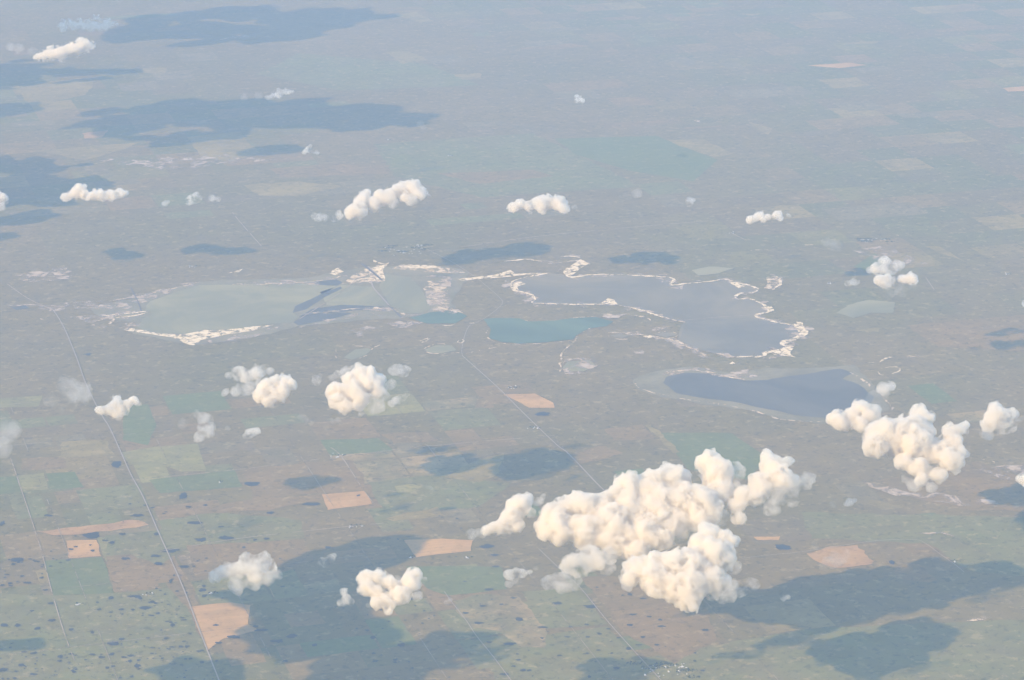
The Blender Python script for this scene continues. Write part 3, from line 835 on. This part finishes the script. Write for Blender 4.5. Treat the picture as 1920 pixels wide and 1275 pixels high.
def cloud(label, z0, puffs, kind='dense', thin=None, veil=None, frame=(0, 0, 1), flat=1.0, seed=0, group=None):
    """puffs: (x, y, r) measured in a zoomed crop whose origin and scale are FRAME; thin: ragged fringe, a part of its own"""
    rd = random.Random(sum(ord(ch) * (i + 1) for i, ch in enumerate(label)) % 9973 if seed == 0 else seed)
    fx, fy, fs = frame
    P = [(fx + x / fs, fy + y / fs, r / fs) for x, y, r in puffs]
    ax = sum(p[0] for p in P) / len(P); ay = sum(p[1] for p in P) / len(P)
    A = gnd(ax, ay, z0)
    sc = depth_of(A) / FOC
    nrm = Vector((0, -math.sin(TILT), math.cos(TILT)))
    def place(x, y):
        r = ray(x, y)
        t = (A - EYE).dot(nrm) / r.dot(nrm)
        return EYE + r * t
    def balls_for(L, levels, grow=1.0, deep=False):
        out = []
        for x, y, r in L:
            c = place(x, y)
            R = r * sc * grow * 1.17
            c = c + Vector((rd.uniform(-.2, .2), rd.uniform(-.3, .5), 0)) * R
            out.append((c, R * .98))
            if deep:
                back = (c - EYE).normalized()
                out.append((c + back * R * 1.1, R * .85))
                out.append((c + back * R * rd.uniform(1.7, 2.3), R * rd.uniform(.6, .8)))
                out.append((c + back * R * 3.0, R * rd.uniform(.6, .8)))
            for i in range(levels[0]):
                d = Vector((rd.gauss(0, 1), rd.gauss(0, 1), rd.gauss(0.2, 1))).normalized()
                rr = R * rd.uniform(.16, .42)
                c2 = c + d * (R * rd.uniform(1.0, 1.12) - rr)
                out.append((c2, rr))
                for j in range(levels[1]):
                    d2 = (d * .7 + Vector((rd.gauss(0, 1), rd.gauss(0, 1), rd.gauss(0, 1))).normalized()).normalized()
                    r3 = rr * rd.uniform(.3, .5)
                    out.append((c2 + d2 * (rr * 1.08 - r3 * .4), r3))
        return out
    Rm = max(p[2] for p in P) * sc
    vox = max(9.0, min(16.0, Rm * .05))
    if kind in ('dense', 'soft'):
        me = cloud_mesh(balls_for(P, (12, 3), deep=(kind == 'dense')), vox, Rm, .08 if kind == 'dense' else .30, .9 * flat, smooth=5)
    else:
        me = cloud_mesh(balls_for(P, (6, 2), 1.05), vox, Rm, .75, .9 * flat, smooth=3)
    o = link('cloud', me, CM[kind])
    if kind == 'dense':
        cb = [(c_, r_ * .72) for c_, r_ in balls_for(P, (0, 0), deep=True)]
        link('core', cloud_mesh(cb, vox * 1.4, Rm * .8, smooth=8), CM['core'], parent=o)
    tag(o, label, 'cloud', group)
    if kind == 'dense':
        # the lee side frays into thin shreds
        thin = list(thin or [])
        for x, y, r in rd.sample(puffs, max(2, len(puffs) // 4)):
            a_ = rd.uniform(-.5, 1.3)
            thin.append((x + math.cos(a_) * r * 1.15, y + math.sin(a_) * r * 1.0, r * rd.uniform(.35, .6)))
    for extra, key in ((thin, 'thin'), (veil, 'veil')):
        if not extra: continue
        L = [(fx + x / fs, fy + y / fs, r / fs) for x, y, r in extra]
        rm = max(p[2] for p in L) * sc
        w_ = link('wisp', cloud_mesh(balls_for(L, (6, 2), 1.05), max(12., rm * .08), rm, .75, smooth=3), CM[key], parent=o)
        w_['kind'] = 'stuff'
    return o
#CLOUDS
Z10 = (960, 820, 3.2); Z1 = (0, 0, 3); Z2 = (640, 0, 3); Z3 = (1280, 0, 3); Z4 = (0, 425, 3); Z5 = (640, 425, 3); Z6 = (1280, 425, 3); Z7 = (0, 850, 3); Z8 = (640, 850, 3); Z9 = (1280, 850, 3)
cloud('largest cumulus cloud, long billowing bank with a tall knob on top', 1750, [
    (1200,165,85),(1190,112,38),(1150,140,45),(1240,240,95),(930,235,85),(1015,235,55),(940,185,40),(700,300,90),(655,280,42),(830,300,100),(430,400,85),(390,380,60),(330,430,65),(240,490,75),(190,540,55),(200,590,45),
    (300,560,90),(420,560,105),(560,520,110),(520,610,75),(620,620,90),(760,670,70),(880,590,80),(1000,510,80),(1120,470,70),(480,470,80),(640,500,90),(760,520,90),(960,460,80),(560,400,75),(700,430,120),(860,420,120),(1000,380,115),(1130,370,110),(1240,330,80),(1190,430,85),(1300,290,30),(700,600,85),(800,560,95),(920,510,80),(1060,480,60),(720,680,55),(820,610,65),
    (1560,180,70),(1530,115,35),(1660,140,35),(1600,240,75),(1500,290,75),(1460,350,60),(1380,350,60),(1350,410,55),(1370,490,45),(1690,255,40)], frame=Z10, seed=3,
    thin=[(1340,190,42),(1365,230,40),(1750,245,45),(1790,235,25),(1775,295,25),(1690,330,50),(1600,350,60),(1690,390,40),(1560,420,45),(1000,560,60),(1120,510,60)])
cloud('bulky cumulus cloud in front of the largest bank, nearest of the bright clouds', 1600, [
    (1180,575,60),(1150,540,30),(1270,590,45),(1320,620,35),(1160,660,85),(1230,720,105),(1100,750,95),(950,760,95),(850,780,75),(760,800,75),(700,840,50),(900,860,105),(1050,880,115),(1180,850,95),(1050,960,75),(1070,1015,38),(950,930,65),(1270,860,50)], frame=Z10, seed=5,
    thin=[(1330,900,50),(1420,890,45),(1460,880,28),(1380,920,40),(1250,960,40),(1310,960,28),(700,890,40),(1320,680,40),(1340,780,40)])
cloud('low soft cloud hanging under the left end of the largest bank', 1500, [(440,740,80),(360,750,60),(510,740,60),(400,800,50),(600,720,50)], 'soft', frame=Z10, seed=6, thin=[(300,860,60),(360,880,45),(230,880,35),(560,780,50)])
cloud('egg-shaped white cloud just left of the largest bank', 1650, [(1015,285,60),(1040,265,40),(960,290,45),(970,360,65),(920,400,55),(985,415,45),(870,420,42),(820,440,30)], frame=Z8, thin=[(740,460,30),(780,450,30),(1105,270,28),(1130,245,20),(1060,330,30)])
cloud('heart-shaped bright cloud at the right, below the curved lake', 1600, [(1340,1060,48),(1400,1075,30),(1310,1120,75),(1250,1160,75),(1150,1160,85),(1095,1190,75),(1100,1240,70),(1200,1220,95),(1300,1210,90),(1380,1150,50),(1360,1250,60),
    (1430,1290,60),(1500,1310,60),(1500,1160,42),(1590,1120,28),(1560,1150,30),(1520,1220,62),(1560,1260,45),(1460,1230,45),(1240,1320,50),(1330,1360,55),(1350,1420,40),(1420,1400,50)], frame=Z6, seed=8, thin=[(1300,1460,35),(1400,1470,30),(1260,1420,35)])
cloud('puffy cloud at the far right edge beside the heart-shaped one', 1600, [(1770,1030,42),(1740,1070,55),(1800,1080,55),(1850,1060,34),(1720,1110,45)], frame=Z6, thin=[(1880,1080,30),(1900,1075,20),(1790,1140,42),(1720,1160,35),(1840,1120,35)])
cloud('twin-lobed cloud over the southern shore of the curved lake', 1550, [(1010,1020,50),(1045,1060,55),(960,1060,45),(880,1090,55),(845,1085,32),(1000,1105,45),(920,1115,35)], frame=Z6, thin=[(1090,1090,35),(1080,1030,28)])
cloud('small grey wisp at the eastern tip of the curved lake', 1500, [(1165,890,32),(1120,910,32),(1140,930,28)], 'soft', frame=Z6, veil=[(1100,970,50)])
cloud('flat-topped small cloud, upper one of the three at the right', 1350, [(1130,210,38),(1090,235,32),(1180,240,36),(1130,245,30)], 'soft', frame=Z6, thin=[(1060,245,22),(1220,225,26),(1200,200,16)])
cloud('small round cloud, lower left of the three at the right', 1350, [(1110,300,36),(1140,315,38),(1150,285,24),(1165,330,18)], 'dense', frame=Z6)
cloud('small round cloud, lower right of the three at the right', 1350, [(1285,290,34),(1245,298,30),(1300,310,20),(1220,290,16)], 'dense', frame=Z6, thin=[(1320,300,18)])
cloud('small faint puff west of the three small clouds', 1350, [(965,315,22),(930,322,17),(990,312,12)], 'thin', frame=Z6)
cloud('thin ragged veil below the three small clouds', 1350, [(1240,355,36),(1160,375,30),(1290,345,25)], 'veil', frame=Z6)
cloud('low two-humped cloud far off above the salt-rimmed lake', 1200, [(380,1235,24),(430,1215,28),(400,1230,20),(480,1222,20),(530,1212,30),(545,1225,20),(450,1235,18)], frame=Z3, thin=[(595,1212,14)])
cloud('tiny faint cloud between the two-humped cloud and the flat white one', 1200, [(40,1135,24),(60,1125,14)], 'thin', frame=Z3)
cloud('flat-based white cloud in the centre of the far row', 1200, [(970,1170,30),(1010,1155,32),(1055,1165,30),(1000,1140,16),(1120,1145,46),(1140,1125,28),(1165,1140,42),(1215,1150,44),(1240,1170,34),(1125,1180,26),(1260,1140,14)], frame=Z2, thin=[(1310,1168,16),(1275,1185,14)])
cloud('long cauliflower cloud rising to the right in the far row', 1250, [(60,1190,40),(95,1180,46),(120,1135,46),(140,1088,26),(180,1150,42),(210,1100,36),(240,1125,40),(275,1095,40),(325,1065,42),(350,1035,22),(400,1060,44),(415,1032,24),(440,1085,38),(350,1110,32),(455,1105,20)], frame=Z2, thin=[(400,1125,34),(300,1145,30),(-15,1200,20),(-5,1215,18)])
cloud('thin broken scraps at the tail of the long cauliflower cloud', 1250, [(1800,1220,28),(1770,1215,20),(1830,1222,20),(1880,1230,22),(1900,1215,18)], 'thin', frame=Z1)
cloud('tiny white cloud alone in the far right distance', 1300, [(1335,553,20),(1353,565,16),(1325,568,14)], 'soft', frame=Z2)
cloud('very faint far puff above the long cauliflower cloud', 1300, [(445,703,24),(460,712,18)], 'veil', frame=Z2)
cloud('small peaked cloud over its own shadow in the far left', 1300, [(1735,842,20),(1742,822,12),(1712,855,14),(1765,853,12)], 'soft', frame=Z1, thin=[(1785,856,14)])
cloud('round white cloud, left one of the far left pair', 1250, [(450,1070,34),(420,1085,34),(380,1108,28),(470,1092,28),(475,1055,18)], frame=Z1)
cloud('oval white cloud, right one of the far left pair', 1250, [(525,1100,26),(560,1098,34),(620,1096,34),(680,1090,30),(708,1082,16),(530,1070,10),(590,1115,22),(500,1112,18)], frame=Z1)
cloud('white cloud cut by the left edge', 1250, [(10,1112,34),(-25,1125,50),(30,1118,20)], frame=Z1)
cloud('small white cloud between the left pair and the long cauliflower cloud', 1250, [(1080,1118,28),(1108,1103,20),(1060,1133,18),(1128,1112,14),(1100,1125,18)], 'soft', frame=Z1, thin=[(1195,1118,20),(1225,1120,16)])
cloud('tiny faint puff left of the small white cloud in the far row', 1250, [(930,1142,18),(942,1135,12)], 'thin', frame=Z1)
cloud('long pale slanting cloud streak in the upper left', 2300, [(490,258,40),(465,264,44),(440,269,46),(410,276,48),(380,284,46),(350,292,44),(320,298,42),(290,303,38),(260,308,34),(230,316,26),(205,323,20)], 'dense', frame=Z1, flat=.5, veil=[(180,290,26),(110,270,26),(60,265,24)])
cloud('faint flat cloud streak above the slanting one, upper left', 2300, [(360,142,30),(400,145,38),(440,148,42),(480,148,44),(520,145,46),(560,141,44),(600,137,40),(640,131,32)], 'soft', frame=Z1, flat=.45)
cloud('short thin bright streak left of centre near the top', 1700, [(1500,550,16),(1525,543,24),(1550,535,28),(1580,527,28),(1610,520,24),(1635,517,16)], 'thin', frame=Z1, flat=.5, veil=[(1450,540,22),(1380,548,20)])
cloud('grey-topped flat cloud left of the round bright one', 1500, [(1330,830,40),(1390,840,42),(1440,822,40),(1485,800,30),(1310,815,24)], 'soft', frame=Z4, thin=[(1290,840,22),(1515,815,22)])
cloud('square-shouldered bright cloud left of the round one', 1500, [(1555,885,42),(1600,875,40),(1640,890,32),(1510,915,55),(1580,930,55),(1470,955,45),(1500,985,34),(1530,880,30)], frame=Z4, thin=[(1400,915,36),(1350,905,28),(1330,932,24),(1265,935,20),(1440,890,30)])
cloud('round bright cotton-ball cloud in the middle left', 1500, [(105,835,50),(170,825,45),(60,880,52),(150,880,60),(-30,925,55),(50,950,78),(110,970,55),(30,1005,45),(-25,980,50),(205,860,42),(190,910,45),(90,1010,40)], frame=Z5,
    thin=[(200,960,50),(210,1010,40),(160,1025,35),(290,890,25)])
cloud('wispy cloud behind the left shoulder of the cotton-ball cloud', 1500, [(1780,860,26),(1800,845,18),(1870,850,26),(1900,835,30),(1950,815,30),(2000,800,26),(1780,880,18)], 'thin', frame=Z4)
cloud('small ragged cloud behind the right shoulder of the cotton-ball cloud', 1500, [(320,805,34),(350,810,30),(285,815,28),(330,785,18)], 'thin', frame=Z5)
cloud('thin scrap trailing at lower right of the cotton-ball cloud', 1500, [(370,940,16),(345,960,24),(310,980,24),(280,995,18)], 'thin', frame=Z5)
cloud('tiny faint puff right of the cotton-ball cloud', 1500, [(470,883,20),(495,890,14)], 'veil', frame=Z5)
cloud('small three-pointed cloud over the straight gravel road', 1500, [(655,965,24),(652,1005,38),(620,1035,38),(575,1032,28),(545,1030,18),(690,1035,32),(715,1000,28),(750,978,24),(765,985,16),(650,1055,26)], 'dense', frame=Z4, thin=[(780,1000,16),(670,1075,20)])
cloud('pair of loose grey puffs, upper of the faint group in the middle left', 1480, [(1140,1075,32),(1110,1050,20),(1175,1085,22)], 'thin', frame=Z4, veil=[(1030,1112,28),(1050,1095,20)])
cloud('upright oval grey puff, lower of the faint group in the middle left', 1480, [(1150,1150,38),(1130,1185,34),(1190,1125,22),(1165,1130,28)], 'thin', frame=Z4)
cloud('small kite-shaped grey cloud right of the upright puff', 1480, [(1400,1165,28),(1440,1150,24),(1375,1178,18),(1420,1155,22)], 'soft', frame=Z4, veil=[(1280,1135,16),(1350,1190,15)])
cloud('faint scrap below the square-shouldered cloud', 1480, [(1690,1070,24),(1720,1090,20),(1745,1103,14)], 'veil', frame=Z4)
cloud('faint broken veil under the cotton-ball cloud', 1480, [(1860,1105,28),(1840,1130,20),(1900,1090,20)], 'veil', frame=Z4)
cloud('large faint grey veil near the left edge over the gravel road', 1700, [(360,930,70),(380,990,70),(330,970,60),(470,950,50)], 'veil', frame=Z4)
cloud('faint veil cut by the left edge above the yellow field', 1700, [(20,1150,70),(0,1230,60),(-60,1180,70)], 'veil', frame=Z4)
cloud('cream cloud with ragged underside left of the dark shadow', 1600, [(1380,595,40),(1345,640,50),(1290,660,45),(1230,685,38),(1400,650,60),(1465,620,50),(1495,585,28),(1525,650,42),(1440,695,45)], 'soft', frame=Z7,
    thin=[(1350,730,45),(1430,730,45),(1500,710,40),(1340,770,30),(1550,690,30),(1190,700,28)])
cloud('small slanted grey puff between the cream cloud and the curled one', 1600, [(1855,588,26),(1825,612,30),(1880,572,14),(1800,620,18)], 'thin', frame=Z7)
cloud('curled cloud with a gap in it, right of the dark shadow', 1600, [(410,685,45),(395,735,52),(350,790,52),(420,745,35),(290,800,36),(262,850,36),(268,890,22),(300,740,30),(320,830,34),(150,685,42),(210,692,44),(268,722,42),(150,755,50),(205,775,42),(190,835,36),(120,705,34),(240,820,36)], 'dense', frame=Z8, seed=11,
    thin=[(120,680,28),(165,850,20),(430,800,30),(130,770,26)])
cloud('ragged small cloud at the left foot of the curled one', 1600, [(15,780,26),(30,820,28),(0,850,24),(50,840,22),(20,765,16)], 'soft', frame=Z8)
cloud('small grey cloud with a pointed tail left of the low soft one', 1550, [(955,690,34),(1015,675,30),(1060,665,16),(985,660,20)], 'soft', frame=Z8, thin=[(935,735,22),(1090,650,16),(990,720,24)])
cloud('thin comma-shaped scrap below the curled cloud', 1550, [(590,838,18),(612,820,14)], 'thin', frame=Z8)
cloud('thin small scrap in the open right of the largest bank', 1550, [(935,275,22),(965,262,14),(915,290,14)], 'thin', frame=Z9, veil=[(840,288,20)])
cloud('cloud cut by the right edge under the puffy one', 1600, [(1895,143,22),(1930,150,36)], 'dense', frame=Z9)
cloud('small faint puff between the shadows in the middle', 1500, [(490,203,20),(518,215,14)], 'veil', frame=Z8)
cloud('faint slanting scrap beyond the flat-based white cloud', 1250, [(1655,1090,26),(1610,1105,22),(1570,1118,18)], 'veil', frame=Z2)
cloud('broad faint veil beyond the three small clouds', 1300, [(850,105,34),(810,95,26),(890,115,20)], 'veil', frame=Z6)
cloud('thin veil over the amber field', 1500, [(880,590,50),(800,620,40),(740,520,26)], 'veil', frame=Z9)
cloud('tiny scrap over the large dark shadow at the right', 1550, [(560,815,18),(595,812,16)], 'thin', frame=Z9)
cloud('small pale cloud at the right edge beyond the lakes', 1350, [(1925,430,20)], 'soft', frame=Z6)

# clouds beyond the picture's edge: their shadows lie on the plain in view
def high_cloud(poly, z, label, rpx, n=24, seed=1, kind='core'):
    rd = random.Random(seed)
    xs = [p[0] for p in poly]; ys = [p[1] for p in poly]
    def inside(x, y):
        c = False
        j = len(poly) - 1
        for i in range(len(poly)):
            xi, yi = poly[i]; xj, yj = poly[j]
            if (yi > y) != (yj > y) and x < (xj - xi) * (y - yi) / (yj - yi) + xi: c = not c
            j = i
        return c
    balls = []
    pts = []
    tries = 0
    while len(pts) < n and tries < 4000:
        tries += 1
        x, y = rd.uniform(min(xs), max(xs)), rd.uniform(min(ys), max(ys))
        if inside(x, y): pts.append((x, y))
    for x, y in pts:
        g = gnd(x, y)
        R = rpx * depth_of(g) / FOC * rd.uniform(.6, 1.2)
        balls.append((g, R))
    while z < 12000:
        ok = True
        for g, R in balls:
            c = g + TO_SUN * (z / TO_SUN.z)
            u, v = to_px(c)
            q = R * 1.5 * FOC / depth_of(c)
            if u + q > -10 and v + q > -10: ok = False; break
        if ok: break
        z += 150
    B = []
    for g, R in balls:
        c = g + TO_SUN * (z / TO_SUN.z)
        B.append((c, R * .8))
        for i in range(10):
            d = Vector((rd.gauss(0, 1), rd.gauss(0, 1), rd.gauss(0, .6))).normalized()
            rr = R * rd.uniform(.25, .5)
            B.append((c + d * (R - rr * .4), rr))
    o = link('cloud', cloud_mesh(B, 70, 300, 0.1, .5), CM[kind])
    tag(o, label, 'cloud')
    print('high cloud', label, 'z', round(z))
high_cloud([(478,1100),(560,1062),(650,1028),(735,1010),(738,1035),(690,1075),(670,1140),(690,1195),(640,1235),(560,1225),(490,1180)], 2600, 'broad cloud outside the left edge that shades the dark patch near the curled cloud', 52, 52, 21)
high_cloud([(770,1205),(840,1195),(885,1197),(865,1230),(800,1270),(700,1290),(600,1300),(560,1255),(700,1220)], 3000, 'cloud outside the left edge that shades the lower middle', 44, 34, 22)
high_cloud([(290,1240),(340,1225),(380,1250),(460,1250),(470,1300),(200,1310),(250,1280)], 2000, 'cloud outside the left edge that shades the pasture beside the road', 36, 17, 23)
high_cloud([(0,1197),(60,1197),(85,1205),(60,1215),(-20,1220)], 1500, 'small cloud outside the left edge that shades the near left pasture', 24, 9, 24)
high_cloud([(180,208),(330,195),(560,192),(790,202),(800,228),(660,240),(460,250),(350,268),(250,260),(160,238)], 3500, 'long cloud outside the upper left that shades the far plain', 37, 88, 25)
high_cloud([(270,35),(400,18),(680,18),(700,35),(560,70),(330,85),(240,75),(250,60)], 3500, 'broad cloud beyond the top edge that shades the farthest plain', 37, 76, 26)
high_cloud([(-60,98),(100,112),(270,133),(190,148),(80,160),(0,172),(-60,170)], 2500, 'cloud outside the upper left corner over the distant plain', 27, 41, 27)
high_cloud([(-20,205),(40,193),(80,203),(75,218),(0,218)], 1500, 'small cloud outside the left edge in the far plain', 24, 14, 28)
high_cloud([(-60,318),(100,328),(185,338),(165,362),(105,392),(60,415),(0,455),(-60,460)], 1500, 'cloud outside the left edge that shades the plain behind the far pair', 43, 38, 29)
high_cloud([(-50,293),(60,293),(165,310),(140,320),(0,328)], 1500, 'flat cloud outside the left edge that shades a band of the far plain', 24, 25, 30)
